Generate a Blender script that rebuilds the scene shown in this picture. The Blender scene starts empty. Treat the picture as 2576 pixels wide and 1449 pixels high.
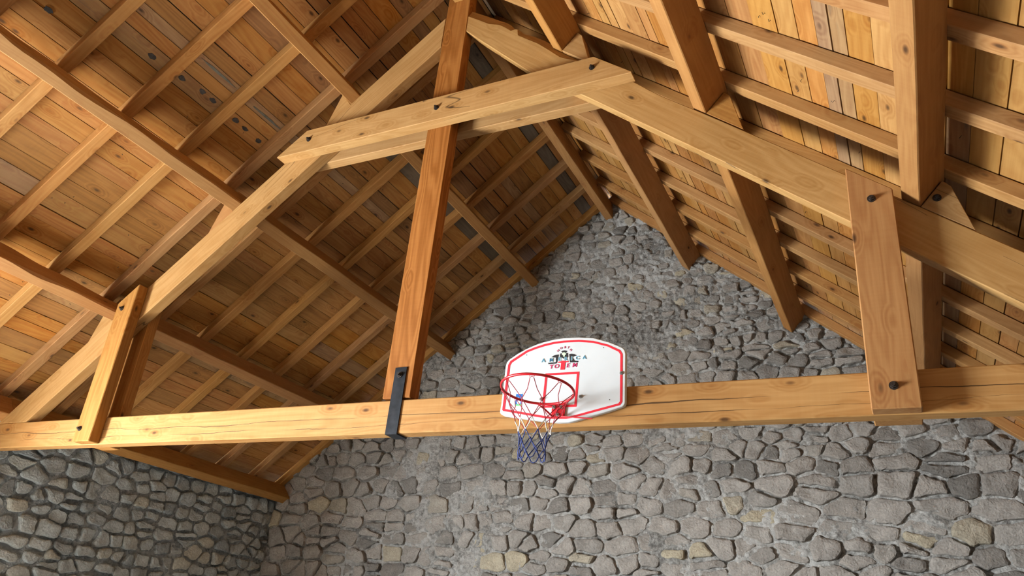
import bpy, bmesh, math, random
from mathutils import Matrix, Vector, noise as mnoise

random.seed(7)
SC = bpy.context.scene
COL = SC.collection

# ------------------------------------------------------------------ camera
CAMPOS = Vector((3.3075, -4.5, 1.55))
RIGHT = Vector((0.8954336, 0.4357622, 0.0911590))
DOWN = Vector((-0.1118213, 0.4183416, -0.9013802))
FWD = Vector((-0.4309230, 0.7969326, 0.4233247))
FPX = 1943.05
cam = bpy.data.cameras.new('camera')
cam.sensor_width = 36.0
cam.lens = 36.0 * FPX / 2576.0
cam.clip_start = 0.05
camo = bpy.data.objects.new('camera', cam)
COL.objects.link(camo)
m = Matrix.Identity(4)
for i in range(3):
    m[i][0] = RIGHT[i]; m[i][1] = -DOWN[i]; m[i][2] = -FWD[i]; m[i][3] = CAMPOS[i]
camo.matrix_world = m
SC.camera = camo

# ------------------------------------------------------------------ world light: hazy daylight through the barn door
world = bpy.data.worlds.new('world'); SC.world = world
world.use_nodes = True
bg = world.node_tree.nodes['Background']
bg.inputs['Color'].default_value = (0.93, 0.97, 1.0, 1)
bg.inputs['Strength'].default_value = 178.0
SC.view_settings.view_transform = 'Standard'
SC.view_settings.look = 'None'
SC.view_settings.gamma = 1.0
SC.view_settings.use_curve_mapping = False
SC.view_settings.exposure = -0.22
DOOR = (-4.5, -2.5, 0.0, 2.5)      # y0, y1, z0, z1 of the open barn door in the left wall
def portal(name, loc, rot, sx, sy):
    l = bpy.data.lights.new(name, 'AREA'); l.shape = 'RECTANGLE'; l.size = sx; l.size_y = sy
    l.cycles.is_portal = True
    o = bpy.data.objects.new(name, l); o.location = loc; o.rotation_euler = rot
    COL.objects.link(o)
sun = bpy.data.lights.new('sun', 'SUN'); sun.energy = 1150.0; sun.angle = 0.01; sun.color = (1.0, 0.96, 0.90)
suno = bpy.data.objects.new('sun', sun); COL.objects.link(suno)
suno.rotation_euler = Vector((-0.52, -0.57, 0.63)).to_track_quat('Z', 'Y').to_euler()   # low sun slanting in at the door
portal('door_daylight', (-5.0, (DOOR[0]+DOOR[1])/2, DOOR[3]/2), (0, -math.pi/2, 0), DOOR[3], DOOR[1]-DOOR[0])

# ------------------------------------------------------------------ roof geometry constants (metres)
K = 0.808                       # roof pitch
CK = math.hypot(1, K)
ZB = 7.02                       # underside of the purlins on the axis
HP = 0.245                      # purlin depth
HC = 0.095                      # common rafter depth
TH = 0.115                      # truss timber thickness
YG = 4.25                       # gable wall
XW = 4.93                       # side walls
YN = -7.0                       # wall behind the viewer
def nrm(s): return Vector((s*K, 0, 1)) / CK       # roof normal, s=+1 right slope
def dwn(s): return Vector((s, 0, -K)) / CK        # down the slope
def zpl(x, off): return ZB - K*abs(x) + off*CK    # height of the plane 'off' above the purlin underside

def to_plane(px, py, Y):
    d = RIGHT*(px-1288) + DOWN*(py-724.5) + FWD*FPX
    return CAMPOS + d*((Y-CAMPOS.y)/d.y)

# ------------------------------------------------------------------ materials
class NT:
    def __init__(self, name):
        self.m = bpy.data.materials.new(name); self.m.use_nodes = True
        self.t = self.m.node_tree; self.n = self.t.nodes; self.l = self.t.links
        self.b = self.n['Principled BSDF']
    def N(self, typ, **kw):
        n = self.n.new(typ)
        for k, v in kw.items(): setattr(n, k, v)
        return n
    def L(self, a, b): self.l.new(a, b)
    def math(self, op, a, b=None, c=None, clamp=False):
        n = self.N('ShaderNodeMath', operation=op); n.use_clamp = clamp
        for i, v in enumerate((a, b, c)):
            if v is None: continue
            if isinstance(v, (int, float)): n.inputs[i].default_value = v
            else: self.L(v, n.inputs[i])
        return n.outputs[0]
    def ramp(self, f, stops):
        n = self.N('ShaderNodeValToRGB'); e = n.color_ramp.elements
        while len(e) < len(stops): e.new(0.5)
        for i, (p, c) in enumerate(stops):
            e[i].position = p; e[i].color = (c[0], c[1], c[2], 1) if not isinstance(c, (int, float)) else (c, c, c, 1)
        self.L(f, n.inputs[0]); return n.outputs[0]
    def mix(self, f, a, b, typ='MIX'):
        n = self.N('ShaderNodeMix', data_type='RGBA', blend_type=typ)
        for s, v in ((0, f), (6, a), (7, b)):
            if isinstance(v, (int, float)): n.inputs[s].default_value = v
            elif isinstance(v, tuple): n.inputs[s].default_value = (v[0], v[1], v[2], 1)
            else: self.L(v, n.inputs[s])
        return n.outputs[2]
    def bump(self, h, strength, dist):
        n = self.N('ShaderNodeBump'); n.inputs['Strength'].default_value = strength
        n.inputs['Distance'].default_value = dist; self.L(h, n.inputs['Height'])
        self.L(n.outputs[0], self.b.inputs['Normal'])

def srgb(r, g, b):
    f = lambda c: (c/255/12.92) if c/255 <= 0.04045 else ((c/255+0.055)/1.055)**2.4
    return (f(r), f(g), f(b))

def wood(name, light, dark, var=0.22, knots=0.5, grain=1.0, crack=0.0, grey=0.0, split=None, stain=0.0):
    light = tuple(c*0.66 for c in light); dark = tuple(c*0.60 for c in dark)
    """sawn softwood; grain runs along the object's local X."""
    k = NT(name)
    tc = k.N('ShaderNodeTexCoord'); oi = k.N('ShaderNodeObjectInfo')
    r = oi.outputs['Random']
    off = k.N('ShaderNodeCombineXYZ')
    k.L(k.math('MULTIPLY', r, 91.0), off.inputs[0]); k.L(k.math('MULTIPLY', r, 37.0), off.inputs[1]); k.L(k.math('MULTIPLY', r, 53.0), off.inputs[2])
    add = k.N('ShaderNodeVectorMath', operation='ADD')
    k.L(tc.outputs['Object'], add.inputs[0]); k.L(off.outputs[0], add.inputs[1])
    P = add.outputs[0]
    def mapped(sx, sy, sz):
        n = k.N('ShaderNodeMapping'); n.inputs['Scale'].default_value = (sx, sy, sz); k.L(P, n.inputs[0]); return n.outputs[0]
    def noise(v, scale, detail=4, rough=0.55, dist=0.0):
        n = k.N('ShaderNodeTexNoise'); n.inputs['Scale'].default_value = scale; n.inputs['Detail'].default_value = detail
        n.inputs['Roughness'].default_value = rough; n.inputs['Distortion'].default_value = dist; k.L(v, n.inputs['Vector']); return n.outputs[0]
    # knots
    vor = k.N('ShaderNodeTexVoronoi'); vor.inputs['Scale'].default_value = 1.0; k.L(mapped(3.2, 7.0, 7.0), vor.inputs['Vector'])
    sep = k.N('ShaderNodeSeparateColor'); k.L(vor.outputs['Color'], sep.inputs[0])
    sel = k.math('LESS_THAN', sep.outputs[0], knots)
    d = vor.outputs['Distance']
    kn = k.math('MULTIPLY', k.math('SUBTRACT', 1.0, k.math('DIVIDE', d, 0.13), clamp=True), sel)
    kn2 = k.math('MULTIPLY', k.math('SUBTRACT', 1.0, k.math('DIVIDE', d, 0.42), clamp=True), sel)
    # growth rings as cathedral lines
    ring = noise(mapped(0.55, 5.0, 5.0), 1.0, 2, 0.4, 0.3)
    ring = k.math('ADD', ring, k.math('MULTIPLY', kn2, 0.25))
    lines = k.math('SINE', k.math('MULTIPLY', ring, 75.0))
    lines = k.math('MULTIPLY_ADD', lines, 0.5, 0.5)
    fine = noise(mapped(2.2, 60, 60), 1.0, 3, 0.6)
    broad = noise(mapped(0.7, 3.0, 3.0), 1.0, 3, 0.5)
    saw = noise(mapped(45, 2.0, 2.0), 1.0, 2, 0.5)
    g = k.math('ADD', k.math('MULTIPLY', lines, 0.26*grain), k.math('MULTIPLY', fine, 0.60))
    g = k.math('ADD', g, k.math('MULTIPLY', broad, 0.75))
    g = k.math('ADD', g, k.math('MULTIPLY', saw, 0.15))
    g = k.math('SUBTRACT', g, 0.40)
    g = k.math('ADD', g, k.math('MULTIPLY', kn2, 0.35), clamp=True)
    col = k.ramp(g, [(0.15, light), (0.85, dark)])
    kc = tuple(c*0.28 for c in dark)
    col = k.mix(k.math('MULTIPLY', kn, 1.6, clamp=True), col, kc)
    if crack > 0:
        cr = noise(mapped(0.35, 3.2, 3.2), 1.0, 2, 0.4, 0.15)
        cr = k.math('SUBTRACT', 1.0, k.math('DIVIDE', k.math('ABSOLUTE', k.math('SUBTRACT', cr, 0.5)), crack), clamp=True)
        gate = k.math('GREATER_THAN', noise(mapped(0.8, 0.8, 0.8), 1.0, 1), 0.52)
        cr = k.math('MULTIPLY', cr, gate)
        col = k.mix(k.math('MULTIPLY', cr, 0.85), col, tuple(c*0.12 for c in dark))
    if split:       # one long drying crack that wanders along the face
        sp = k.N('ShaderNodeSeparateXYZ'); k.L(tc.outputs['Object'], sp.inputs[0])
        cx_ = k.N('ShaderNodeCombineXYZ'); k.L(sp.outputs[0], cx_.inputs[0])
        def n1(sc, w):
            n = k.N('ShaderNodeTexNoise'); n.inputs['Scale'].default_value = sc; n.inputs['Detail'].default_value = 3
            mp = k.N('ShaderNodeMapping'); mp.inputs['Location'].default_value = (w, w*0.7, 0); k.L(cx_.outputs[0], mp.inputs[0]); k.L(mp.outputs[0], n.inputs['Vector']); return n.outputs[0]
        for (z0, amp, wdt, seed_) in split:
            line = k.math('MULTIPLY_ADD', n1(0.9, seed_), amp, z0-amp/2)
            line = k.math('ADD', line, k.math('MULTIPLY', n1(7.0, seed_+3), 0.012))
            dd = k.math('ABSOLUTE', k.math('SUBTRACT', sp.outputs[2], line))
            ww = k.math('MULTIPLY', k.math('SUBTRACT', n1(1.3, seed_+9), 0.40, clamp=True), wdt*8)
            mk = k.math('MULTIPLY', k.math('LESS_THAN', dd, ww), 0.85)
            col = k.mix(mk, col, tuple(c*0.10 for c in dark))
    if stain > 0:
        sn = noise(mapped(0.9, 9.0, 9.0), 1.0, 4, 0.6, 0.4)
        sm = k.ramp(sn, [(0.58, 0.0), (0.70, stain)])
        col = k.mix(sm, col, (0.055, 0.06, 0.055))
    # each timber has its own tone
    val = k.math('MULTIPLY_ADD', k.math('FRACT', k.math('MULTIPLY', r, 7.31)), 2*var, 1.0-var)
    hsv = k.N('ShaderNodeHueSaturation'); k.L(col, hsv.inputs['Color']); k.L(val, hsv.inputs['Value'])
    k.L(k.math('MULTIPLY_ADD', k.math('FRACT', k.math('MULTIPLY', r, 13.7)), 0.006, 0.497), hsv.inputs['Hue'])
    k.L(k.math('MULTIPLY_ADD', k.math('FRACT', k.math('MULTIPLY', r, 23.1)), 0.10, 1.03-grey), hsv.inputs['Saturation'])
    k.L(hsv.outputs[0], k.b.inputs['Base Color'])
    k.b.inputs['Roughness'].default_value = 0.72
    k.b.inputs['Specular IOR Level'].default_value = 0.25
    k.bump(k.math('ADD', k.math('MULTIPLY', fine, 0.6), k.math('MULTIPLY', saw, 0.4)), 0.25, 0.004)
    return k.m

def plain(name, col, rough=0.5, metal=0.0, var=0.0, scale=8.0, bump=0.0):
    k = NT(name)
    if var > 0:
        tc = k.N('ShaderNodeTexCoord'); n = k.N('ShaderNodeTexNoise'); n.inputs['Scale'].default_value = scale; n.inputs['Detail'].default_value = 6
        k.L(tc.outputs['Object'], n.inputs['Vector'])
        c = k.ramp(n.outputs[0], [(0.3, tuple(x*(1-var) for x in col)), (0.7, tuple(min(1, x*(1+var)) for x in col))])
        k.L(c, k.b.inputs['Base Color'])
        if bump: k.bump(n.outputs[0], 0.5, bump)
    else:
        k.b.inputs['Base Color'].default_value = (*col, 1)
    k.b.inputs['Roughness'].default_value = rough
    k.b.inputs['Metallic'].default_value = metal
    return k.m

def stone_mat(name, dark, mid, warm):
    k = NT(name)
    tc = k.N('ShaderNodeTexCoord'); oi = k.N('ShaderNodeObjectInfo'); ge = k.N('ShaderNodeNewGeometry')
    r = k.math('FRACT', k.math('ADD', oi.outputs['Random'], ge.outputs['Random Per Island']))
    n1 = k.N('ShaderNodeTexNoise'); n1.inputs['Scale'].default_value = 9; n1.inputs['Detail'].default_value = 8; n1.inputs['Roughness'].default_value = 0.65
    n2 = k.N('ShaderNodeTexNoise'); n2.inputs['Scale'].default_value = 55; n2.inputs['Detail'].default_value = 5
    k.L(tc.outputs['Object'], n1.inputs['Vector']); k.L(tc.outputs['Object'], n2.inputs['Vector'])
    base = k.ramp(r, [(0.0, dark), (0.35, mid), (0.88, tuple(x*0.85 for x in mid)), (0.97, warm)])
    f = k.math('ADD', k.math('MULTIPLY', n1.outputs[0], 0.7), k.math('MULTIPLY', n2.outputs[0], 0.5))
    v = k.math('MULTIPLY_ADD', f, 1.5, 0.12)
    hs = k.N('ShaderNodeHueSaturation'); k.L(base, hs.inputs['Color']); k.L(v, hs.inputs['Value'])
    # crusts of lime left on the faces
    n3 = k.N('ShaderNodeTexNoise'); n3.inputs['Scale'].default_value = 5; n3.inputs['Detail'].default_value = 7; n3.inputs['Roughness'].default_value = 0.7
    k.L(tc.outputs['Object'], n3.inputs['Vector'])
    lime = k.ramp(n3.outputs[0], [(0.60, 0.0), (0.74, 0.55)])
    c = k.mix(lime, hs.outputs[0], tuple(x*1.6 for x in mid))
    k.L(c, k.b.inputs['Base Color'])
    k.b.inputs['Roughness'].default_value = 0.9
    k.b.inputs['Specular IOR Level'].default_value = 0.2
    k.bump(k.math('ADD', n1.outputs[0], k.math('MULTIPLY', n2.outputs[0], 0.5)), 0.9, 0.02)
    return k.m

def mortar_mat(name, a, b):
    k = NT(name)
    tc = k.N('ShaderNodeTexCoord')
    n1 = k.N('ShaderNodeTexNoise'); n1.inputs['Scale'].default_value = 22; n1.inputs['Detail'].default_value = 9; n1.inputs['Roughness'].default_value = 0.7
    n2 = k.N('ShaderNodeTexNoise'); n2.inputs['Scale'].default_value = 2.2; n2.inputs['Detail'].default_value = 4
    k.L(tc.outputs['Object'], n1.inputs['Vector']); k.L(tc.outputs['Object'], n2.inputs['Vector'])
    c = k.ramp(k.math('ADD', k.math('MULTIPLY', n1.outputs[0], 0.6), k.math('MULTIPLY', n2.outputs[0], 0.4)), [(0.34, tuple(x*0.6 for x in a)), (0.42, a), (0.56, b)])
    k.L(c, k.b.inputs['Base Color']); k.b.inputs['Roughness'].default_value = 0.95
    k.b.inputs['Specular IOR Level'].default_value = 0.1
    k.bump(n1.outputs[0], 1.0, 0.06)
    return k.m

W = {
 'tie':    wood('wood_tie', (0.64, 0.39, 0.165), (0.45, 0.22, 0.075), 0.03, 0.9, 0.7, 0, split=[(0.125, 0.10, 0.0024, 2.0), (0.06, 0.08, 0.0013, 7.0)]),
 'king':   wood('wood_king', (0.52, 0.25, 0.095), (0.34, 0.14, 0.045), 0.0, 0.45, 1.6),
 'pale':   wood('wood_pale', (0.66, 0.41, 0.195), (0.47, 0.25, 0.10), 0.03, 0.5, 0.8, 0.003),
 'strut':  wood('wood_strut', (0.60, 0.33, 0.13), (0.43, 0.195, 0.065), 0.02, 0.5, 1.0),
 'purlin': wood('wood_purlin', (0.58, 0.32, 0.13), (0.41, 0.19, 0.07), 0.06, 0.4, 0.6),
 'rafter': wood('wood_rafter', (0.66, 0.38, 0.165), (0.45, 0.215, 0.08), 0.10, 0.6, 0.8),
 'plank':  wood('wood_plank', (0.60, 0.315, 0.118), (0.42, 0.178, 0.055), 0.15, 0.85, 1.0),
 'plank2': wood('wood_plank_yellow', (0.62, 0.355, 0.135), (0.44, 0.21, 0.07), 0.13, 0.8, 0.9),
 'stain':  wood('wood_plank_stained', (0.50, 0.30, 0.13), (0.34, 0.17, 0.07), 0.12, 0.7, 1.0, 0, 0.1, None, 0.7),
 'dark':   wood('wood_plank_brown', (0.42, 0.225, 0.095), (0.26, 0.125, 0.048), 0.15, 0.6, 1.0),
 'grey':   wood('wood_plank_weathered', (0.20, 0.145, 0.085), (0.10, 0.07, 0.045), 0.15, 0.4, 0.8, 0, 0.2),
}
M_IRON = plain('black_iron', (0.018, 0.022, 0.028), 0.45, 0.6, 0.35, 20)
M_BOLT = plain('rusty_bolt', (0.05, 0.04, 0.035), 0.5, 0.7, 0.4, 40)
M_STONE = stone_mat('grey_limestone', srgb(110, 107, 102), srgb(154, 149, 142), srgb(168, 159, 138))
M_STONE2 = stone_mat('skylight_tinted_limestone', srgb(142, 151, 154), srgb(184, 193, 194), srgb(190, 192, 182))  # left wall stone, brightened and blued in colour to stand in for missing skylight
M_MORT = mortar_mat('lime_mortar', srgb(150, 148, 143), srgb(222, 221, 216))
M_MORT2 = mortar_mat('skylight_tinted_mortar', srgb(140, 150, 154), srgb(190, 198, 201))  # left wall mortar lightened and cooled likewise: missing light put into its colour
M_CONC = plain('concrete_floor', (0.20, 0.19, 0.175), 0.8, 0, 0.15, 3)
M_PLAST = plain('rough_render', (0.12, 0.112, 0.10), 0.9, 0, 0.15, 4, 0.02)
M_INK = plain('black_ink', (0.03, 0.028, 0.026), 0.8, 0, 0.5, 60)
M_STREAK = plain('water_stain', (0.10, 0.105, 0.085), 0.8, 0, 0.4, 14)
M_COVER = plain('roof_underlay', (0.03, 0.025, 0.02), 0.9)

# ------------------------------------------------------------------ object helpers
def link(name, me, mat=None, parent=None, mw=None):
    o = bpy.data.objects.new(name, me); COL.objects.link(o)
    if mat is not None and not me.materials: me.materials.append(mat)
    mw = mw if mw is not None else Matrix.Identity(4)
    if parent is not None:
        o.parent = parent
        p = Matrix.Identity(4); q = parent
        while q is not None:
            p = q.matrix_basis @ p; q = q.parent
        mw = p.inverted() @ mw
    o.matrix_basis = mw
    return o
def mesh(name, verts, faces, smooth=False):
    me = bpy.data.meshes.new(name); me.from_pydata([tuple(v) for v in verts], [], faces); me.update()
    if smooth:
        me.polygons.foreach_set('use_smooth', [True]*len(me.polygons))
    return me
def empty(name, loc=(0, 0, 0)):
    o = bpy.data.objects.new(name, None); COL.objects.link(o); o.location = loc; o.empty_display_size = 0.1
    return o
def tag(o, label=None, cat=None, group=None, kind=None):
    if label: o['label'] = label
    if cat: o['category'] = cat
    if group: o['group'] = group
    if kind: o['kind'] = kind
    return o
def frame(o, x, z):
    x = Vector(x).normalized(); z = Vector(z).normalized(); y = z.cross(x).normalized(); z = x.cross(y)
    mw = Matrix.Identity(4)
    for i in range(3):
        mw[i][0] = x[i]; mw[i][1] = y[i]; mw[i][2] = z[i]; mw[i][3] = o[i]
    return mw
def beam_mesh(name, L, w, h, ch=0.006, n=1, jit=0.0, rnd=None):
    """bar along +X, width w along Y (centred), depth h along Z from 0; small chamfers, optional wobble."""
    V = []; F = []
    a, b = w/2, ch
    sec = [(-a+b, 0), (a-b, 0), (a, b), (a, h-b), (a-b, h), (-a+b, h), (-a, h-b), (-a, b)]
    rnd = rnd or random
    for i in range(n+1):
        x = L*i/n
        jy = rnd.uniform(-jit, jit) if 0 < i < n else 0
        jz = rnd.uniform(-jit, jit) if 0 < i < n else 0
        for (y, z) in sec: V.append((x, y+jy, z+jz*0.15))
    for i in range(n):
        for j in range(8):
            F.append((i*8+j, i*8+(j+1) % 8, (i+1)*8+(j+1) % 8, (i+1)*8+j))
    F.append(tuple(range(7, -1, -1))); F.append(tuple(n*8+j for j in range(8)))
    # winding: make outward
    me = mesh(name, V, F)
    fix_normals(me); return me
def fix_normals(me):
    bm = bmesh.new(); bm.from_mesh(me); bmesh.ops.recalc_face_normals(bm, faces=bm.faces); bm.to_mesh(me); bm.free()
def prism_mesh(name, poly, y0, y1, bev=0.006):
    """polygon in local XZ extruded from y0 to y1, edges eased."""
    bm = bmesh.new()
    vs = [bm.verts.new((p[0], y0, p[1])) for p in poly]
    f = bm.faces.new(vs)
    r = bmesh.ops.extrude_face_region(bm, geom=[f])
    bmesh.ops.translate(bm, vec=(0, y1-y0, 0), verts=[g for g in r['geom'] if isinstance(g, bmesh.types.BMVert)])
    bmesh.ops.recalc_face_normals(bm, faces=bm.faces)
    if bev > 0:
        bmesh.ops.bevel(bm, geom=bm.edges[:], offset=bev, segments=1, affect='EDGES', clamp_overlap=True)
    me = bpy.data.meshes.new(name); bm.to_mesh(me); bm.free(); return me
def xz_member(name, poly, y0, y1, axis, mat, parent, bev=0.006):
    """truss member: world XZ polygon, grain along 'axis' (2D)."""
    o = Vector((poly[0][0], 0, poly[0][1])); x = Vector((axis[0], 0, axis[1])).normalized(); z = x.cross(Vector((0, 1, 0)))
    loc = []
    for p in poly:
        d = Vector((p[0], 0, p[1])) - o; loc.append((d.dot(x), d.dot(z)))
    # local Y = z cross x
    ydir = z.cross(x)
    s = 1 if ydir.y > 0 else -1
    me = prism_mesh(name, loc, s*y0, s*y1, bev)
    return link(name, me, mat, parent, frame(o, x, z))
def box_mesh(name, x0, x1, y0, y1, z0, z1):
    V = [(x, y, z) for x in (x0, x1) for y in (y0, y1) for z in (z0, z1)]
    F = [(0, 1, 3, 2), (4, 6, 7, 5), (0, 4, 5, 1), (2, 3, 7, 6), (0, 2, 6, 4), (1, 5, 7, 3)]
    return mesh(name, V, F)
def tube(bm_or_lists, pts, r, nseg=6, closed=False):
    V, F = bm_or_lists
    base = len(V); n = len(pts)
    pts = [Vector(p) for p in pts]
    up = Vector((0.3, 0.2, 1)).normalized()
    for i, p in enumerate(pts):
        a = pts[(i-1) % n] if (closed or i > 0) else pts[i]
        b = pts[(i+1) % n] if (closed or i < n-1) else pts[i]
        t = (b-a).normalized()
        u = t.cross(up)
        if u.length < 1e-4: u = t.cross(Vector((1, 0, 0)))
        u.normalize(); v = t.cross(u)
        for j in range(nseg):
            an = 2*math.pi*j/nseg
            V.append(p + u*(r*math.cos(an)) + v*(r*math.sin(an)))
    m_ = n if closed else n-1
    for i in range(m_):
        for j in range(nseg):
            F.append((base+i*nseg+j, base+i*nseg+(j+1) % nseg, base+((i+1) % n)*nseg+(j+1) % nseg, base+((i+1) % n)*nseg+j))
    if not closed:
        F.append(tuple(base+j for j in range(nseg-1, -1, -1))); F.append(tuple(base+(n-1)*nseg+j for j in range(nseg)))

# ================================================================== THE SHELL
fl = link('floor', box_mesh('floor', -5.4, 5.4, -7.3, 4.6, -0.2, 0.0), M_CONC); tag(fl, 'pale concrete barn floor', None, None, 'structure')

# boards that stand out in the photograph: (pixel, material), found on the plank plane
def on_slope(px, py, s, off):
    d = RIGHT*(px-1288) + DOWN*(py-724.5) + FWD*FPX
    n = nrm(s); p0 = Vector((0, 0, ZB+off*CK))
    P = CAMPOS + d*((p0-CAMPOS).dot(n)/d.dot(n))
    return ((P-p0).dot(dwn(s)), P.y)
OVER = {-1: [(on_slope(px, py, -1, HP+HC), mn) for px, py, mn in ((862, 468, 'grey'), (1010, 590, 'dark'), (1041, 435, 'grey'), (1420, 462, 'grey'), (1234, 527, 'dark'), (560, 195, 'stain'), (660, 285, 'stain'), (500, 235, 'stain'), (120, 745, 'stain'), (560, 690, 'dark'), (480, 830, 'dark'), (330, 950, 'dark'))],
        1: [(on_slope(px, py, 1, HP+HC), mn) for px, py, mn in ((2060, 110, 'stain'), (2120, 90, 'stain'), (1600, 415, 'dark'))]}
# ---- roof covering above the planks (one slab for each slope)
PL0 = HP + HC                 # underside of planks above purlin underside
for s, nm in ((-1, 'ceiling_left'), (1, 'ceiling_right')):
    root = empty(nm); tag(root, 'sloping plank ceiling %s of the king post' % ('left' if s < 0 else 'right'), None, None, 'structure')
    rnd = random.Random(11 if s < 0 else 23)
    org = Vector((0, 0, ZB)) + nrm(s)*PL0
    smax = 6.75
    sarc = 0.0 + K*PL0*0   # planks start at the apex
    # apex: where the plank underside planes meet (x=0)
    org = Vector((0, 0, ZB + PL0*CK))
    cov = link('roof_cover', box_mesh('roof_cover', 0, 12.1, -0.045, smax, 0.030, 0.06), M_COVER, root,
               frame(org + Vector((0, YN-0.3, 0)) + (Vector((0, 12.1, 0)) if s > 0 else Vector()), Vector((0, -s, 0)), nrm(s)))
    pos = 0.005
    row = 0
    while pos < smax-0.05:
        w = rnd.choice((0.10, 0.125, 0.14, 0.14, 0.155, 0.17, 0.19)) * rnd.uniform(0.95, 1.05)
        gap = rnd.choice((0.004, 0.005, 0.007, 0.010))
        y = YG + 0.02
        end = YN - 0.25
        first = True
        while y > end + 0.05:
            ln = rnd.uniform(3.3, 5.2)
            if first: ln = rnd.uniform(1.4, 5.2); first = False
            y2 = y - ln
            # joints land on a common rafter
            y2 = round((y2 + 0.02)/0.6125)*0.6125 - 0.02
            if y2 < end + 1.0: y2 = end
            L = y - y2 - 0.003
            z0 = rnd.uniform(0.0, 0.006)
            me = box_mesh('plank', 0, L, 0, w-gap, z0, 0.022+z0)
            u = rnd.random()
            far = y > 1.0
            mat = W['plank']
            if u < 0.05: mat = W['stain']
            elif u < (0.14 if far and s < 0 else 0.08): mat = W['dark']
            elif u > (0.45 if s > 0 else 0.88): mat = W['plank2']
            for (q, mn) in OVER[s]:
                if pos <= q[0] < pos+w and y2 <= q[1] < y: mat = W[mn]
            P = org + dwn(s)*pos + Vector((0, y if s > 0 else y2, 0))
            link('plank', me, mat, root, frame(P, Vector((0, -s, 0)), nrm(s)))
            y = y2
        pos += w
        row += 1
    # sawmill ink stamps and a water streak on two of the boards
    if s < 0:
        def R1p(x, y): return on_slope(x/2.994, y/2.994, -1, HP+HC)
        def blot(name, c, hy, hs, mat, n=10, seed=1):
            r3 = random.Random(seed); V = []
            for h in (-0.0008, 0.006):
                r3.seed(seed)
                for i in range(n):
                    a = 2*math.pi*i/n; q = 1-0.35*r3.random()
                    V.append(org + dwn(s)*(c[0]+hs*q*math.sin(a)) + Vector((0, c[1]+hy*q*math.cos(a), 0)) + nrm(s)*h)
            F = [tuple(range(n)), tuple(range(2*n-1, n-1, -1))] + [(i, (i+1) % n, n+(i+1) % n, n+i) for i in range(n)]
            me = mesh(name, V, F); fix_normals(me); link(name, me, mat, root)
        for i, (x, y) in enumerate(((1370, 590), (1525, 690), (1605, 758), (1775, 905), (1845, 972), (1948, 1062), (1145, 425), (365, 75))):
            blot('ink_stamp', R1p(x, y), 0.042, 0.026, M_INK, 12, i+1)
        for (x0, y0, x1, y1, i) in ((1500, 430, 1790, 665, 31), (1880, 770, 2120, 985, 32)):
            a_, b_ = R1p(x0, y0), R1p(x1, y1)
            blot('water_streak', ((a_[0]+b_[0])/2, (a_[1]+b_[1])/2), abs(b_[1]-a_[1])/2, 0.014, M_STREAK, 16, i)
    # tips of slating nails poking through the boards
    V, F = [], []
    for i in range(170):
        sd, yy = rnd.uniform(0.3, 5.9), rnd.uniform(-2.9, 4.1)
        p = org + dwn(s)*sd + Vector((0, yy, 0)); d1 = -nrm(s)*rnd.uniform(0.010, 0.018)
        b = (Vector((0, 1, 0))*rnd.uniform(-1, 1) + dwn(s)*rnd.uniform(-1, 1)).normalized()*rnd.uniform(0.01, 0.018)
        tube((V, F), [p+nrm(s)*0.004, p+d1, p+d1*0.55+b], 0.0016, 4)
    no = link('nail_tips', mesh('nail_tips', V, F), M_IRON, root); no['kind'] = 'stuff'

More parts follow.
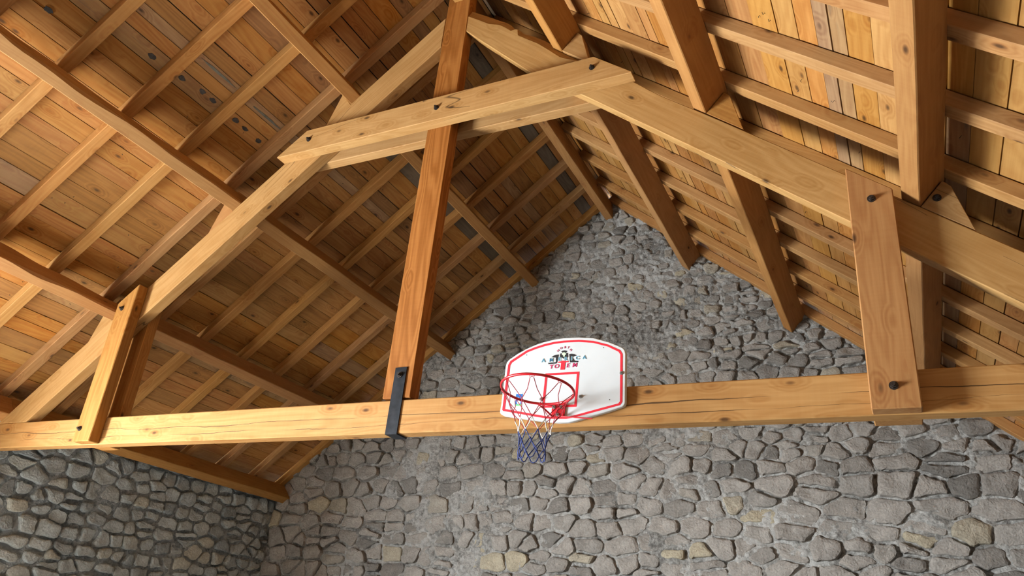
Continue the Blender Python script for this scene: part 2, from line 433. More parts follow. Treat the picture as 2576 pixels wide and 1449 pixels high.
# ---- masonry -----------------------------------------------------
def clip(poly, a, b, c):
    """keep a*x+b*y<=c"""
    out = []
    n = len(poly)
    for i in range(n):
        p, q = poly[i], poly[(i+1) % n]
        dp, dq = a*p[0]+b*p[1]-c, a*q[0]+b*q[1]-c
        if dp <= 0: out.append(p)
        if (dp < 0 < dq) or (dq < 0 < dp):
            t = dp/(dp-dq); out.append((p[0]+(q[0]-p[0])*t, p[1]+(q[1]-p[1])*t))
    return out
def area(p):
    return 0.5*sum(p[i][0]*p[(i+1) % len(p)][1]-p[(i+1) % len(p)][0]*p[i][1] for i in range(len(p)))
AN = 1.55
def stones(u0, u1, v0, top, rnd, size, limits):
    """rough courses of rubble: cells in the wall plane. size(u,v)->scale of stones, joint"""
    seeds = []
    v = v0; 
    vmax = top(None)
    while v < vmax:
        sc = size((u0+u1)/2, v)
        h = rnd.uniform(0.14, 0.215)*sc
        u = u0 - rnd.uniform(0, 0.3)
        while u < u1+0.3:
            sc2 = size(u, v)
            w = rnd.choice((0.14, 0.18, 0.22, 0.26, 0.30, 0.36))*rnd.uniform(0.9, 1.15)*sc2
            if rnd.random() < 0.16 and w > 0.2:      # two thin stones above each other
                seeds.append((u+w/2+rnd.uniform(-.03, .03), v+h*0.25)); seeds.append((u+w/2+rnd.uniform(-.03, .03), v+h*0.78))
            else:
                seeds.append((u+w/2+rnd.uniform(-.02, .02), v+h/2+rnd.uniform(-.045, .045)*sc2))
            u += w
        v += h
    cells = []
    for i, s in enumerate(seeds):
        if not (u0-0.05 <= s[0] <= u1+0.05) or s[1] > top(s[0])+0.1: continue
        near = sorted(((q[0]-s[0])**2+((q[1]-s[1])*AN)**2, q) for q in seeds if q is not s and abs(q[0]-s[0]) < 0.8 and abs(q[1]-s[1]) < 0.6)[:18]
        p = [(s[0]-0.34, s[1]-0.25), (s[0]+0.34, s[1]-0.25), (s[0]+0.34, s[1]+0.25), (s[0]-0.34, s[1]+0.25)]
        j0 = rnd.choice((0.002, 0.004, 0.008, 0.012)) * (1.0 if size(*s) > 0.95 else 1.8)
        for d2, q in near:
            # bisector in a space where heights count AN times: keeps the beds level
            a, b = (q[0]-s[0]), (q[1]-s[1])*AN*AN
            mx, mz = (q[0]+s[0])/2, (q[1]+s[1])/2
            ln = math.hypot(a, b)
            if ln < 1e-5: continue
            a, b = a/ln, b/ln
            j = j0 + rnd.choice((0.0, 0.002, 0.004, 0.007, 0.013))
            p = clip(p, a, b, a*mx+b*mz-j)
            if len(p) < 3: break
        for (a, b, c) in limits: 
            if len(p) >= 3: p = clip(p, a, b, c)
        if len(p) < 3 or area(p) < 0.004: continue
        cells.append(p)
    return cells
def stone_mesh(p, rnd, prot, depth=0.10):
    """cell -> knobbly block; local x,z in the wall plane about the centroid, -y towards the room"""
    A = area(p)
    cx = sum(q[0] for q in p)/len(p); cz = sum(q[1] for q in p)/len(p)
    # break the corners and roughen the outline
    q = []
    n = len(p)
    for i in range(n):
        a, b = p[i], p[(i+1) % n]
        L = math.hypot(b[0]-a[0], b[1]-a[1])
        if L < 0.012: continue
        t = min(0.3, rnd.uniform(0.012, 0.032)/L)
        nx, nz = (b[1]-a[1])/L, -(b[0]-a[0])/L          # outward for a counter-clockwise cell
        q.append((a[0]+(b[0]-a[0])*t, a[1]+(b[1]-a[1])*t))
        k = int(L/0.055)
        for m_ in range(1, k):
            f = m_/k + rnd.uniform(-.1, .1)/k
            e = rnd.uniform(-0.013, 0.003)
            q.append((a[0]+(b[0]-a[0])*f+nx*e, a[1]+(b[1]-a[1])*f+nz*e))
        q.append((a[0]+(b[0]-a[0])*(1-t), a[1]+(b[1]-a[1])*(1-t)))
    q = [(a-cx, b-cz) for a, b in q]
    n = len(q)
    tx, tz = rnd.uniform(-0.14, 0.14), rnd.uniform(-0.14, 0.14)
    V = []; F = []
    ph = rnd.uniform(0, 50)
    rings = [(1.0, depth, 0), (1.0, -prot*0.35, 0.002), (0.95, -prot*0.85, 0.004), (0.80, -prot, 0.007), (0.52, -prot*1.06, 0.010), (0.25, -prot*1.06, 0.010)]
    for ri, (sc, y, jt) in enumerate(rings):
        for (a, b) in q:
            yy = y + (tx*a + tz*b)*sc*(1 if ri > 1 else 0) + jt*(0.2*rnd.uniform(-1, 1) + 2.0*mnoise.noise(Vector((a*sc*7+ph, b*sc*7, ph))))
            k2 = rnd.uniform(-0.02, 0.02) if ri > 1 else 0
            V.append((a*(sc+k2), yy, b*(sc+k2)))
    V.append((0, -prot*1.06 + 0.020*mnoise.noise(Vector((ph, 0, ph))), 0))
    for ri in range(len(rings)-1):
        for i in range(n):
            F.append((ri*n+i, ri*n+(i+1) % n, (ri+1)*n+(i+1) % n, (ri+1)*n+i))
    c = len(V)-1; b = (len(rings)-1)*n
    for i in range(n): F.append((b+i, b+(i+1) % n, c))
    return (cx, cz), V, F
def build_stones(cells, parent, mat, place, rnd, prot, limit=300, smooth=False):
    """place(cx, cz) -> matrix"""
    cells = sorted(cells, key=lambda p: -area(p))
    rest_V, rest_F = [], []
    for i, p in enumerate(cells):
        (cx, cz), V, F = stone_mesh(p, rnd, prot(p, rnd))
        if i < limit:
            me = mesh('stone', V, F)
            link('stone', me, mat, parent, place(cx, cz))
        else:
            mw = place(cx, cz); b = len(rest_V)
            rest_V += [mw @ Vector(v) for v in V]; rest_F += [tuple(k+b for k in f) for f in F]
    if rest_V:
        o = link('small_stones', mesh('small_stones', rest_V, rest_F), mat, parent); o['kind'] = 'stuff'
def sheet(name, pos, nu, nv, mat, parent):
    """displaced mortar sheet; pos(i/nu, j/nv) -> world point"""
    V = [pos(i/nu, j/nv) for i in range(nu+1) for j in range(nv+1)]
    F = [(i*(nv+1)+j, (i+1)*(nv+1)+j, (i+1)*(nv+1)+j+1, i*(nv+1)+j+1) for i in range(nu) for j in range(nv)]
    return link(name, mesh(name, V, F, True), mat, parent)
def fbm(x, y, sc):
    return mnoise.fractal(Vector((x*sc, y*sc, 3.7)), 0.8, 2.1, 4)

def gtop(x, off=HP+HC-0.02): return ZB - K*abs(x) + off*CK
# gable wall
gw = empty('wall_far'); tag(gw, 'rubble stone gable wall under the roof', None, None, 'structure')
def gable_poly(off): return [(-5.25, 0.0), (5.25, 0.0), (5.25, gtop(5.25)), (0, gtop(0)), (-5.25, gtop(5.25))]
link('wall_core', prism_mesh('wall_core', gable_poly(0), YG+0.10, YG+0.55, 0), M_MORT, gw)
def mort_cover(x, z):
    """how far the lime comes forward over the stones (0 proud stones .. 1 flush)"""
    a = max(0.0, min(1.0, (z-4.7)/1.2)) * (0.6+0.5*fbm(x+9, z, 0.6))
    b = max(0.0, 1.9*fbm(x, z+5, 0.45)-0.35)
    return max(0.0, min(1.0, a*0.62+b*0.75))
def gpos(a, b):
    x = -5.2 + 10.4*a
    zt = gtop(x); z = 1.5 + (zt-1.5)*b
    y = YG + 0.009 - 0.056*mort_cover(x, z) + (0.022+0.022*min(1.0, max(0.0, z-4.2)))*fbm(x, z, 15.0) + 0.036*fbm(x, z, 3.5)
    return (x, y, z)
sheet('mortar', gpos, 560, 300, M_MORT, gw)
rg = random.Random(5)
def gsize(u, v): return 0.78 if v > 4.9 else (0.98 if v > 3.7 else (1.18 if u < 1.5 else 1.38))
cells = stones(-4.95, 4.95, 1.55, lambda x: (7.4 if x is None else gtop(x)), rg, gsize,
               [(K, 1, ZB+(HP+HC-0.03)*CK), (-K, 1, ZB+(HP+HC-0.03)*CK), (1, 0, 4.95), (-1, 0, 4.95)])
build_stones(cells, gw, M_STONE, lambda cx, cz: Matrix.Translation((cx, YG+0.02, cz)), rg,
             lambda p, r: r.uniform(0.030, 0.075))

# left wall with the open barn door
lw = empty('wall_left'); tag(lw, 'rubble stone side wall below the eaves', None, None, 'structure')
def side_wall(s, doors, parent, mat):
    # slab pieces in the YZ plane, outer thickness 0.3
    ztop = ZB - K*(XW+0.06) + (PL0-0.015)*CK; zo = ZB - K*(XW+0.36) + (PL0-0.015)*CK
    spans = []
    y = YN-0.3
    for (a, b, z0, z1) in doors:
        spans.append((y, a, 0.0, None)); spans.append((a, b, z1, None))
        if z0 > 0: spans.append((a, b, 0.0, z0))
        y = b
    spans.append((y, YG+0.1, 0.0, None))
    V, F = [], []
    for (a, b, z0, z1) in spans:
        i = len(V)
        zi, zq = (ztop, zo) if z1 is None else (z1, z1)
        xi, xo = s*(XW+0.06), s*(XW+0.36)
        V += [(xi, a, z0), (xo, a, z0), (xo, a, zq), (xi, a, zi), (xi, b, z0), (xo, b, z0), (xo, b, zq), (xi, b, zi)]
        F += [tuple(i+k for k in f) for f in ((0, 1, 2, 3), (7, 6, 5, 4), (0, 4, 5, 1), (1, 5, 6, 2), (2, 6, 7, 3), (3, 7, 4, 0))]
    me = mesh('wall_core', V, F); fix_normals(me)
    return link('wall_core', me, mat, parent)
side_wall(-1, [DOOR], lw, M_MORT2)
def lpos(a, b):
    y = -0.9 + (YG+0.05+0.9)*a; z = 1.3 + (3.36-1.3)*b
    x = -XW - 0.03 + 0.014*fbm(y+40, z, 8.0) + 0.02*fbm(y+40, z, 2.0)
    return (x, y, z)
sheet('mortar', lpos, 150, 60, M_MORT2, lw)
rl = random.Random(9)
cells = stones(-0.85, YG+0.0, 1.32, lambda x: 3.34, rl, lambda u, v: 0.92, [(0, 1, 3.22), (1, 0, YG-0.02), (-1, 0, 0.9)])
mrot = Matrix(((0, -1, 0, 0), (1, 0, 0, 0), (0, 0, 1, 0), (0, 0, 0, 1)))     # local -y faces +x
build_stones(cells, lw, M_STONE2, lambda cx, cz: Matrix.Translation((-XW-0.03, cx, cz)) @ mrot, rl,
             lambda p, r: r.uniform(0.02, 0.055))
# right wall and the wall behind the viewer (out of frame)
rw = empty('wall_right'); tag(rw, 'rendered side wall on the right', None, None, 'structure')
side_wall(1, [], rw, M_PLAST)
nw = link('wall_near', prism_mesh('wall_near', gable_poly(0), YN-0.3, YN, 0), M_PLAST); tag(nw, 'rendered wall behind the viewer', None, None, 'structure')

# ================================================================== ROOF TIMBERS
# ---- common rafters
ORD = ['first', 'second', 'third', 'fourth', 'fifth', 'sixth', 'seventh', 'eighth', 'ninth', 'tenth', 'eleventh', 'twelfth', 'thirteenth', 'fourteenth']
rr = random.Random(31)
for s in (-1, 1):
    far0 = 0.02 if s < 0 else 0.045
    ys = [YG-0.012] + [far0 + 0.6125*i for i in range(6, -7, -1)]
    for i, yf in enumerate(ys):
        w = rr.uniform(0.098, 0.108)
        L = (XW-0.03-0.015)*CK
        me = beam_mesh('common_rafter', L, w, HC-0.003, 0.005, 10, 0.0035, rr)
        o = Vector((0.015*s, yf-w/2, 0)) ; o.z = zpl(0.015, HP+0.0015)
        ob = link('common_rafter', me, W['rafter'], None, frame(o, dwn(s), nrm(s)))
        side = 'left' if s < 0 else 'right'
        if i == 0: lab = 'slim common rafter lying against the stone gable, on the %s roof slope' % side
        else: lab = '%s common rafter away from the stone gable on the %s roof slope' % (ORD[i], side)
        tag(ob, lab, 'rafter', 'common rafters under the planks')

# ---- purlins
def wane_mesh(name, L, w, h, rnd, up_sign, amt=0.10, n=40):
    """purlin with a waney (barky) edge on its upslope top and a wavy lower arris; up_sign: side (+/-Y local) that is waney"""
    V, F = [], []
    a = w/2
    ph = rnd.uniform(0, 9)
    for i in range(n+1):
        x = L*i/n
        f1 = mnoise.noise(Vector((x*1.3+ph, 0, 0))); f2 = mnoise.noise(Vector((x*2.9+ph, 5, 0))); f3 = mnoise.noise(Vector((x*0.7+ph, 9, 0)))
        wn = max(0.02, amt*(0.9+0.9*f3+0.35*f2)); lo = max(0.004, 0.018+0.045*f1+0.02*f2)
        sec = [(-a, 0.004), (-a+0.004, 0), (a-lo, 0), (a-lo*0.35, lo*0.6), (a, lo*1.6+0.012), (a, h-wn), (a-wn*0.30, h-wn*0.45), (a-wn*0.62, h), (-a+0.004, h), (-a, h-0.004)]
        for (y, z) in sec: V.append((x, y*up_sign, z))
    m_ = 10
    for i in range(n):
        for j in range(m_): F.append((i*m_+j, i*m_+(j+1) % m_, (i+1)*m_+(j+1) % m_, (i+1)*m_+j))
    F.append(tuple(range(m_-1, -1, -1))); F.append(tuple(n*m_+j for j in range(m_)))
    me = mesh(name, V, F); fix_normals(me); return me
PX = {-1: [1.035, 2.245, 3.522, 4.735], 1: [1.068, 2.255, 3.508, 4.735]}
rp = random.Random(77)
NAMES = ['uppermost', 'second highest', 'third highest', 'lowest']
for s in (-1, 1):
    for i, xc in enumerate(PX[s]):
        for seg, (ya, yb) in enumerate(((YN-0.02, 0.055), (0.06, YG+0.0))):
            c = Vector((s*xc, 0, zpl(xc, 0.0)))
            # local x along +Y, z = normal
            mw = frame(c + Vector((0, ya, 0)), Vector((0, 1, 0)), nrm(s))
            ydir = nrm(s).cross(Vector((0, 1, 0)))       # local Y
            up_sign = 1 if ydir.dot(dwn(s)) < 0 else -1
            L = yb-ya
            if s < 0 and seg == 0 and i in (1, 2):
                me = wane_mesh('purlin', L, 0.122, HP, rp, up_sign, 0.115 if i == 1 else 0.085, 80)
            else:
                me = beam_mesh('purlin', L, 0.120, HP, 0.006, 14, 0.004, rp)
            ob = link('purlin', me, W['purlin'], None, mw)
            tag(ob, '%s heavy purlin %s the truss on the %s roof slope' % (NAMES[i], 'in front of' if seg == 0 else 'behind', 'left' if s < 0 else 'right'), 'beam', 'purlins carrying the rafters')
for seg, (ya, yb) in enumerate(((YN-0.02, -0.002), (TH+0.002, YG+0.06))):
    me = beam_mesh('ridge_beam', yb-ya, 0.112, 0.205, 0.006, 10, 0.003, rp)
    ob = link('ridge_beam', me, W['purlin'], None, frame((0, ya, 7.075), (0, 1, 0), (0, 0, 1)))
    tag(ob, 'ridge beam at the roof peak %s the king post' % ('in front of' if seg == 0 else 'running from', ), 'beam')
    if seg == 1: ob['label'] = 'ridge beam at the roof peak running from the king post to the gable'

# ---- the truss
tr = empty('roof_truss', (0, TH/2, 2.884)); tag(tr, 'large bolted timber roof truss with king post, collar and tie beam', 'roof truss')
TZ0, TZ1 = 2.884, 3.134
xz_member('tie_beam', [(-5.0, TZ0), (5.0, TZ0), (5.0, TZ1), (-5.0, TZ1)], 0, TH, (1, 0), W['tie'], tr, 0.007)
xz_member('king_post', [(-0.125, 3.150), (0.123, 3.150), (0.123, 7.285), (-0.125, 7.285)], 0, TH, (0, 1), W['king'], tr, 0.006)
# left principal rafter
A0 = 6.66
lr = xz_member('principal_rafter', [(-4.37, TZ1), (-0.127, A0-K*0.127), (-0.127, ZB-K*0.127-0.002), (-4.81, TZ1)][::-1], 0, TH, (-1, -K), W['pale'], tr, 0.006)
# right principal rafter: waney upper end
def right_rafter():
    S = [0.10, 0.20, 0.35, 0.51, 0.62, 0.70, 0.79, 0.825, 0.85, 0.90, 1.03, 1.16, 1.32, 1.48, 1.66, 1.8, 2.0, 2.25, 2.35, 2.43, 2.56, 2.70, 3.0, 4.0, 5.0, 5.6]
    FT = [-.057, -.057, -.047, -.041, -.010, -.010, -.018, .012, .018, -.030, -.028, -.025, -.040, -.058, -.024, -.006, -.004, .0, -.006, -.012, -.016, -.014, -.008, -.006, -.004, -.004]
    BT = [.050, .060, .070, .078, .080, .060, .034, .034, .036, .045, .066, .066, .055, .050, .040, .012, .0, .0, .0, .0, -.002, -.002, -.001, -.001, -.001, -.001]
    V, F = [], []
    o = Vector((0, 0, ZB)); x = dwn(1); n = nrm(1)
    for st, ft, bt in zip(S, FT, BT):
        bo = -0.19 - 0.105*(st-0.2)/1.13 if st < 1.33 else -0.28
        if st > 1.33: bo = -0.29 + 0.014*min(1, (st-1.33)/0.7)
        mid = ft + (bt-ft)*0.72
        sec = [(0.005, bo), (0.0, bo+0.005), (0.0, ft-0.006), (0.004, ft), (TH*0.45, mid), (TH-0.004, bt), (TH, bt-0.006), (TH, bo+0.02), (TH-0.006, bo+0.012)]
        for (y, z) in sec: V.append((st, y, z))
    m_ = 9; k = len(S)
    for i in range(k-1):
        for j in range(m_): F.append((i*m_+j, i*m_+(j+1) % m_, (i+1)*m_+(j+1) % m_, (i+1)*m_+j))
    F.append(tuple(range(m_-1, -1, -1))); F.append(tuple((k-1)*m_+j for j in range(m_)))
    me = mesh('principal_rafter', V, F); fix_normals(me)
    mw = frame(o, x, n)
    # trim: plumb cut at the king post, level cut on the tie beam
    bm = bmesh.new(); bm.from_mesh(me)
    inv = mw.inverted()
    for co, no in (((0.127, 0, 0), (1, 0, 0)), ((0, 0, TZ1), (0, 0, 1))):
        r = bmesh.ops.bisect_plane(bm, geom=bm.verts[:]+bm.edges[:]+bm.faces[:], plane_co=inv @ Vector(co), plane_no=(inv.to_3x3() @ Vector(no)).normalized(), clear_inner=True)
        ed = [e for e in r['geom_cut'] if isinstance(e, bmesh.types.BMEdge)]
        bmesh.ops.contextual_create(bm, geom=ed)
    bmesh.ops.recalc_face_normals(bm, faces=bm.faces); bm.to_mesh(me); bm.free()
    # local y check: frame y = n x x
    return link('principal_rafter', me, W['pale'], tr, mw)
right_rafter()
# collar (a pair of boards clasping the rafters and the king post)
for y0, y1 in ((-0.112, -0.001), (TH+0.001, TH+0.105)):
    co = xz_member('collar_beam', [(-1.755, 5.595), (1.775, 5.595), (1.775, 5.605), (1.455, 5.852), (-1.445, 5.842), (-1.755, 5.605)], y0, y1, (1, 0), W['pale'], tr, 0.006)
# struts (pairs)
bolts = []
for s in (-1, 1):
    for y0, y1 in ((-0.108, -0.001), (TH+0.001, TH+0.11)):
        xa, xb = sorted((s*3.175, s*3.420)) if s > 0 else (-3.395, -3.165)
        ta, tb = 6.995-K*abs(xa), 6.995-K*abs(xb)
        st = xz_member('strut', [(xa, TZ0+0.003), (xb, TZ0+0.003), (xb, tb), (xa, ta)], y0, y1, (0, 1), W['strut'], tr, 0.006)
# cleats on the rafters below each purlin
for s in (-1, 1):
    for i, xc in enumerate(PX[s][:3]):
        b = xc*CK + 0.064     # slope distance of the purlin's lower side from the apex of the rafter top
        o = Vector((0, 0, ZB)); x = dwn(s); n = nrm(s)
        base = 0.33 if s > 0 else 0.335
        tp = 0.065 if s > 0 else 0.02
        pts = [(b, 0.0), (b+base, 0.0), (b+tp, 0.195), (b+0.004, 0.205)]
        poly = [((o + x*a + n*h).x, (o + x*a + n*h).z) for a, h in pts]
        xz_member('cleat', poly, 0.004, TH-0.004, (s, -K), W['pale'] if i != 1 else W['strut'], tr, 0.004)

# ---- bolts and the iron strap
def hex_mesh(r, h, wr=None):
    V, F = [], []
    def cyl(n, rad, y0, y1, rot=0.3):
        b = len(V)
        for y in (y0, y1):
            for j in range(n):
                a = 2*math.pi*j/n+rot; V.append((rad*math.cos(a), y, rad*math.sin(a)))
        for j in range(n): F.append((b+j, b+(j+1) % n, b+n+(j+1) % n, b+n+j))
        F.append(tuple(b+j for j in range(n))); F.append(tuple(b+n+j for j in range(n-1, -1, -1)))
    if wr: cyl(16, wr, -0.005, 0.0)
    cyl(6, r, -h, -0.004)
    cyl(10, r*0.55, -h-0.014, -h+0.001)
    me = mesh('bolt', V, F); fix_normals(me); return me
def kids(stem): return [c for c in tr.children if c.name.split('.')[0] == stem]
BOLT = hex_mesh(0.017, 0.016, 0.024); BOLT.materials.append(M_BOLT)
ST = kids('strut'); CO = kids('collar_beam')
for (px, py, Y, par) in ((2248, 970, -0.108, ST[2]), (2192, 500, -0.108, ST[2]), (201, 1078, -0.108, ST[0]), (307, 776, -0.108, ST[0]),
                         (777, 351, -0.112, CO[0]), (1098, 271, -0.112, CO[0]), (1489, 170, -0.112, CO[0])):
    p = to_plane(px, py, Y)
    link('bolt', BOLT, None, par, Matrix.Translation(p))
cl = [c for c in kids('cleat')][-1]
link('bolt', BOLT, None, cl, Matrix.Translation(to_plane(2357, 498, 0.003)))
# strap: U of flat iron under the tie beam
a0, a1 = to_plane(995, 925, -0.01), to_plane(1024, 925, -0.01)
b0, b1 = to_plane(969, 1088, -0.01), to_plane(997, 1089, -0.01)
x0, x1 = (a0.x+b0.x)/2, (a1.x+b1.x)/2
def ubox(parts):
    V, F = [], []
    for (p, q, r_, t, u, v) in parts:
        m2 = box_mesh('t', p, q, r_, t, u, v); b = len(V)
        V += [w_.co.copy() for w_ in m2.vertices]; F += [tuple(b+i for i in f.vertices) for f in m2.polygons]; bpy.data.meshes.remove(m2)
    return V, F
zt = a0.z; e = 0.010
prof = [(-e, zt), (0.0-0.0005, zt), (-0.0005, TZ0-0.0005), (TH+0.0005, TZ0-0.0005), (TH+0.0005, zt), (TH+e, zt), (TH+e, TZ0-e), (-e, TZ0-e)]
V = [(x, y, z) for x in (x0, x1) for (y, z) in prof]
n = len(prof)
F = [(i, (i+1) % n, n+(i+1) % n, n+i) for i in range(n)] + [tuple(range(n-1, -1, -1)), tuple(range(n, 2*n))]
me = mesh('iron_strap', V, F); fix_normals(me)
strap = link('iron_strap', me, M_IRON, tr); strap['label'] = 'black iron strap under the tie beam'
link('bolt', BOLT, None, strap, Matrix.Translation(to_plane(1006, 943, -e)))

# ================================================================== BASKETBALL HOOP
YB = -0.040                     # front of the backboard
def zb(x, y, Y=YB): return to_plane(1220+x/4.025, 820+y/4.025, Y)
M_BRD = plain('white_board', (0.57, 0.61, 0.625), 0.35, 0, 0.04, 5)
M_RED = plain('red_print', (0.62, 0.018, 0.035), 0.45, 0, 0.12, 12)
M_RIM = plain('red_enamel', (0.50, 0.012, 0.02), 0.35, 0, 0.1, 20)
M_BLK = plain('black_print', (0.012, 0.012, 0.014), 0.5)
M_BLUE = plain('blue_print', (0.015, 0.13, 0.25), 0.5)
M_PINK = plain('crimson_print', (0.50, 0.03, 0.12), 0.5)
M_GRN = plain('pale_green_print', (0.55, 0.85, 0.52), 0.5)
M_LBL = plain('blue_label', (0.02, 0.13, 0.42), 0.4)
M_LBW = plain('label_white', (0.75, 0.8, 0.85), 0.4)
M_LBC = plain('pale_cyan_print', (0.50, 0.72, 0.72), 0.5)
M_LBG = plain('label_green', (0.16, 0.55, 0.2), 0.4)
M_CRED = plain('red_cord', (0.33, 0.02, 0.035), 0.8)
M_CWHT = plain('white_cord', (0.75, 0.73, 0.68), 0.8)
M_CBLU = plain('blue_cord', (0.02, 0.04, 0.17), 0.8)
M_STEEL = plain('steel_screw', (0.45, 0.45, 0.44), 0.3, 0.9)
hoop = empty('basketball_hoop', (1.33, 0.0, 2.95)); tag(hoop, 'white basketball backboard with red rim and tricolour net on the tie beam', 'basketball hoop')
out = [(150, 870), (165, 780), (210, 400), (220, 368), (240, 342), (330, 280), (420, 230), (510, 190), (600, 160), (700, 135), (800, 120), (950, 112), (1100, 120), (1250, 160), (1340, 195), (1395, 221), (1416, 245), (1425, 285), (1420, 770), (1414, 795), (1396, 813), (1250, 862), (900, 962), (850, 973), (740, 977), (680, 973), (520, 955), (200, 910), (172, 900), (155, 886)]
poly = [(zb(*p).x, zb(*p).z) for p in out]
bd = link('backboard', prism_mesh('backboard', poly, YB, YB+0.034, 0.004), M_BRD, hoop)
def decal(name, pts, mat, h=0.0012, par=bd, world=False):
    P = pts if world else [zb(*p) for p in pts]
    n = len(P)
    V = [(p.x, YB-h, p.z) for p in P] + [(p.x, YB+0.001, p.z) for p in P]
    F = [tuple(range(n))] + [(i, (i+1) % n, n+(i+1) % n, n+i) for i in range(n)]
    me = mesh(name, V, F); fix_normals(me); return link(name, me, mat, par)
def ring(name, A, B, mat, h=0.0012):
    P = [zb(*p) for p in A]; Q = [zb(*p) for p in B]; n = len(P)
    V = [(p.x, YB-h, p.z) for p in P] + [(p.x, YB-h, p.z) for p in Q] + [(p.x, YB+0.001, p.z) for p in P] + [(p.x, YB+0.001, p.z) for p in Q]
    F = []
    for i in range(n):
        j = (i+1) % n
        F += [(i, j, n+j, n+i), (i, 2*n+i, 2*n+j, j), (n+i, n+j, 3*n+j, 3*n+i)]
    me = mesh(name, V, F); fix_normals(me); return link(name, me, mat, bd)
ring('border_stripe',
     [(175, 850), (235, 395), (258, 355), (420, 250), (510, 214), (600, 185), (700, 162), (800, 149), (950, 142), (1100, 152), (1250, 190), (1370, 245), (1395, 285), (1391, 770), (1370, 802), (900, 928), (820, 941), (690, 941), (600, 934), (185, 861)],
     [(203, 838), (257, 400), (275, 371), (430, 268), (518, 233), (607, 205), (704, 182), (802, 169), (950, 162), (1097, 172), (1243, 209), (1352, 261), (1371, 290), (1367, 762), (1350, 784), (893, 908), (815, 921), (690, 921), (606, 913), (209, 842)], M_RED)
ring('target_square', [(613, 482), (957, 462), (927, 818), (576, 830)], [(634, 500), (931, 487), (905, 796), (602, 808)], M_RED)
# emblem and lettering
def ze(x, y): return ((1340+x/14.4875-1220)*4.025, (850+y/14.4875-820)*4.025)
def ep(pts): return [ze(*p) for p in pts]
emb = decal('emblem', ep([(570, 910), (830, 890), (850, 850), (840, 780), (850, 720), (680, 708), (760, 650), (840, 622), (960, 605), (930, 760), (890, 910), (860, 935), (570, 955)]), M_BLK, 0.0010)
emb['label'] = 'black winged emblem'
decal('emblem_wing', ep([(1330, 590), (1430, 578), (1540, 598), (1610, 640), (1470, 690), (1480, 740), (1540, 830), (1670, 840), (1660, 885), (1360, 895)]), M_BLK, 0.0010, emb)
decal('emblem_body', ep([(1010, 570), (1100, 565), (1290, 545), (1300, 700), (1130, 760), (1070, 720), (985, 690)]), M_BLK, 0.0010, emb)
decal('emblem_head', ep([(1040, 500), (1085, 468), (1160, 455), (1230, 465), (1275, 488), (1210, 545), (1160, 530), (1090, 545)]), M_BLK, 0.0010, emb)
decal('emblem_beak', ep([(1060, 610), (1090, 545), (1150, 525), (1205, 555), (1215, 605), (1180, 625), (1160, 690), (1130, 700), (1110, 640)]), M_GRN, 0.0016, emb)
def text_mesh(body, size, spacing=1.0, shear=0.0, off=0.0):
    cu = bpy.data.curves.new('txt', 'FONT'); cu.body = body; cu.size = size; cu.space_character = spacing; cu.shear = shear; cu.offset = off
    cu.align_x = 'CENTER'; cu.align_y = 'CENTER'; cu.extrude = 0.0008; cu.resolution_u = 3
    o = bpy.data.objects.new('txt', cu); COL.objects.link(o)
    bpy.context.view_layer.update()
    me = bpy.data.meshes.new_from_object(o.evaluated_get(bpy.context.evaluated_depsgraph_get()))
    bpy.data.objects.remove(o); bpy.data.curves.remove(cu)
    return me
def put_text(name, body, centre, size, mat, rot=0.0, sx=1.0, spacing=1.0, shear=0.0, off=0.0, h=0.0016, par=bd):
    me = text_mesh(body, size, spacing, shear, off)
    c = zb(*centre)
    mw = Matrix.Translation((c.x, YB-h, c.z)) @ Matrix.Rotation(rot, 4, 'Y') @ Matrix.Rotation(math.pi/2, 4, 'X') @ Matrix.Diagonal((sx, 1, 1, 1))
    return link(name, me, mat, par, mw)
am = None
for ch, x, y in zip('AMERICA', (395, 685, 985, 1215, 1425, 1640, 1890), (832, 815, 785, 770, 755, 737, 720)):
    put_text('letter_outline', ch, ze(x, y), 0.034, M_LBC, 0, 1.12 if ch != 'I' else 1.5, off=0.0018, h=0.0019, par=emb)
    o = put_text('letter', ch, ze(x, y), 0.034, M_BLUE, 0, 1.12 if ch != 'I' else 1.5, off=0.0003, h=0.0024, par=emb)
for ch, x, y, rot in zip('NORTH', (930, 1045, 1180, 1300, 1390), (472, 382, 350, 362, 445), (-0.75, -0.38, 0.0, 0.38, 0.75)):
    put_text('letter', ch, ze(x, y), 0.021, M_PINK, rot, off=0.0002, h=0.0020, par=emb)
for ch, x, y in zip('TOEM', (680, 872, 1285, 1530), (1065, 1045, 1015, 1000)):
    put_text('letter', ch, ze(x, y), 0.039, M_PINK, 0, 1.12, shear=0.1, off=0.0007, h=0.0020, par=emb)
decal('letter', ep([(915, 905), (930, 870), (1060, 850), (1100, 830), (1200, 850), (1310, 850), (1300, 885), (1190, 895), (1165, 1155), (1010, 1165), (1040, 915)]), M_RED, 0.0024, emb)
# manufacturer label
lb = decal('sticker', [(318, 672), (386, 672), (370, 808), (304, 810)], M_LBL, 0.0009); lb['label'] = 'small blue sticker'
decal('sticker_band', [(318, 673), (385, 673), (383, 688), (316, 689)], M_LBW, 0.0014, lb)
decal('sticker_band', [(306, 795), (372, 793), (370, 808), (304, 810)], M_LBG, 0.0014, lb)
decal('sticker_figure', [(330, 730), (345, 722), (350, 745), (362, 770), (355, 790), (328, 790), (322, 768), (335, 752)], M_LBW, 0.0014, lb)
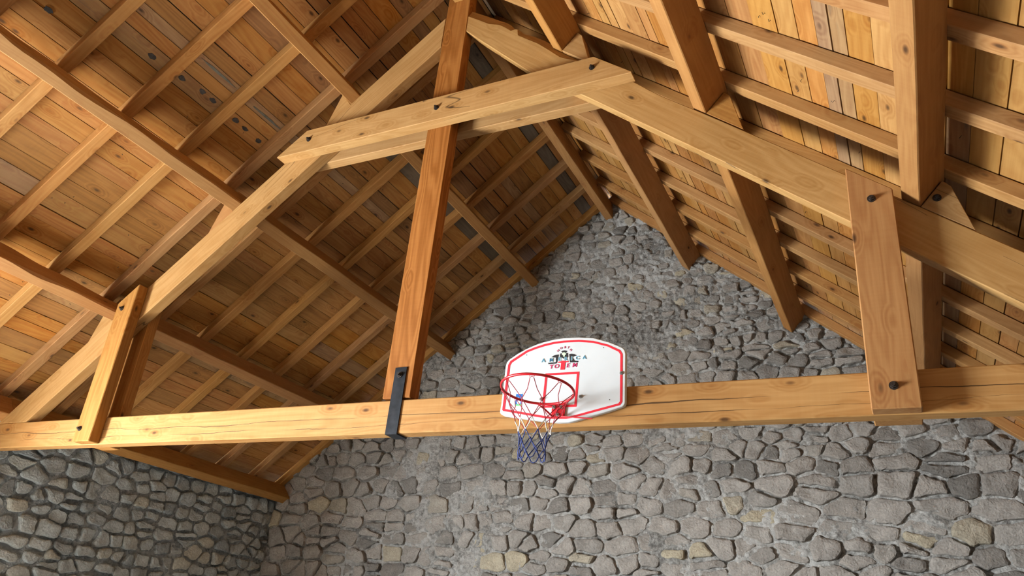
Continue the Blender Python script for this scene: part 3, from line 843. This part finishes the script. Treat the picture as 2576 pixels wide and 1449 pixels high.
# screws
SCR = hex_mesh(0.007, 0.007, 0.012); SCR.materials.append(M_STEEL)
for p in ((572, 742), (968, 716), (1383, 478)):
    link('screw', SCR, None, bd, Matrix.Translation(zb(*p)))
for p in ((423, 294), (1201, 220), (1262, 746)):
    c = zb(*p); decal('drill_hole', [c+Vector((0.0035*math.cos(a), 0, 0.0035*math.sin(a))) for a in [i*math.pi/4 for i in range(8)]], M_BLK, 0.0008, bd, True)
# rim, tilted a little upward towards the room
RC, RR, RT = Vector((1.325, -0.372, 3.017)), 0.226, 0.1
def rimp(a, r=RR, dz=0.0):
    y = r*math.sin(a)
    return RC + Vector((r*math.cos(a), y, -RT*y + dz))
V, F = [], []
tube((V, F), [rimp(2*math.pi*i/48) for i in range(48)], 0.0085, 8, True)
me = mesh('rim', V, F, True); fix_normals(me); rim = link('rim', me, M_RIM, hoop)
# bracket: plate on the board, two arms and a cross rod
V, F = [], []
P = [zb(686, 790), zb(822, 786), zb(806, 922), zb(676, 936)]
V = [(p.x, YB-0.010, p.z) for p in P] + [(p.x, YB-0.0005, p.z) for p in P]
F = [(0, 1, 2, 3)] + [(i, (i+1) % 4, 4+(i+1) % 4, 4+i) for i in range(4)] + [(7, 6, 5, 4)]
top = (P[0]+P[1])/2; zt_ = top.z-0.012
me = mesh('bracket', V, F); fix_normals(me); br = link('bracket', me, M_RIM, hoop)
for sg in (-1, 1):
    V, F = [], []
    a = math.pi/2 - sg*0.42
    e_ = rimp(a)
    q0 = Vector((1.327+sg*0.045, YB-0.008, zt_)); q1 = Vector((1.327+sg*0.035, YB-0.008, zt_-0.075))
    for q in (q0, q1):
        tube((V, F), [q, (q+e_)/2+Vector((0, 0, 0.004)), e_], 0.006, 6)
    me = mesh('arm', V, F); fix_normals(me); link('arm', me, M_RIM, br)
V, F = [], []
tube((V, F), [zb(745, 912, YB-0.02), zb(900, 925, YB-0.03), zb(1086, 938, YB-0.03)], 0.0042, 6)
me = mesh('rod', V, F); fix_normals(me); link('rod', me, M_RIM, br)
for p in ((704, 828), (780, 826), (740, 905)):
    c = zb(*p); link('screw', SCR, None, br, Matrix.Translation((c.x, YB-0.010, c.z)))
# net
NN = 8
hooks = []
for i in range(NN):
    a = 2*math.pi*(i+0.35)/NN
    V, F = [], []
    p = rimp(a, RR, -0.008); t = Vector((-math.sin(a), math.cos(a), 0))
    tube((V, F), [p-t*0.016+Vector((0, 0, 0.004)), p-t*0.010-Vector((0, 0, 0.014)), p-t*0.002-Vector((0, 0, 0.006)), p+t*0.002-Vector((0, 0, 0.006)), p+t*0.010-Vector((0, 0, 0.014)), p+t*0.016+Vector((0, 0, 0.004))], 0.0022, 5)
    me = mesh('net_hook', V, F); fix_normals(me); link('net_hook', me, M_RIM, rim)
LV = [(0.222, -0.022), (0.165, -0.125), (0.118, -0.215), (0.098, -0.275), (0.086, -0.345), (0.083, -0.395)]
rn = random.Random(3)
def node(lv, k, jit=0.008):
    r, dz = LV[lv]; a = 2*math.pi*(k+0.35)/NN
    base = rimp(a, r, 0.0); r2 = random.Random(lv*50+int(round(k*2)) % (2*NN))
    z = RC.z + dz - (RT*r*math.sin(a)*(1-lv/6))
    return Vector((base.x + r2.uniform(-jit, jit), base.y + r2.uniform(-jit, jit), z + r2.uniform(-jit, jit)))
sets = {'red': ([], []), 'white': ([], []), 'blue': ([], [])}
for lv in range(5):
    key = 'red' if lv < 2 else ('white' if lv < 3 else 'blue')
    for i in range(NN):
        k = i + 0.5*(lv % 2)
        a = node(lv, k, 0.008 if lv else 0.0)
        for dk in (-0.5, 0.5):
            b = node(lv+1, (k+dk) % NN)
            mid = (a+b)/2; c = Vector((RC.x, RC.y, mid.z)); mid = mid + (c-mid)*0.05
            if lv == 0:
                t = Vector((-math.sin(2*math.pi*(k+0.35)/NN), math.cos(2*math.pi*(k+0.35)/NN), 0)); a2 = a + t*(0.012*(1 if dk > 0 else -1))
            else: a2 = a
            tube(sets[key], [a2, mid, b], 0.0026 if lv < 2 else 0.0034, 5)
for i in range(NN):       # hanging end loops
    k = i + 0.5
    a, b = node(5, k), node(5, (k+1) % NN)
    mid = (a+b)/2 - Vector((0, 0, 0.045))
    tube(sets['blue'], [a, a*0.72+b*0.28-Vector((0, 0, 0.038)), mid, a*0.28+b*0.72-Vector((0, 0, 0.038)), b], 0.0034, 5)
nets = {}
for key, mt in (('red', M_CRED), ('white', M_CWHT), ('blue', M_CBLU)):
    me = mesh('net', *sets[key]); fix_normals(me)
    o = link('net', me, mt, hoop); o['label'] = '%s cord of the net' % key
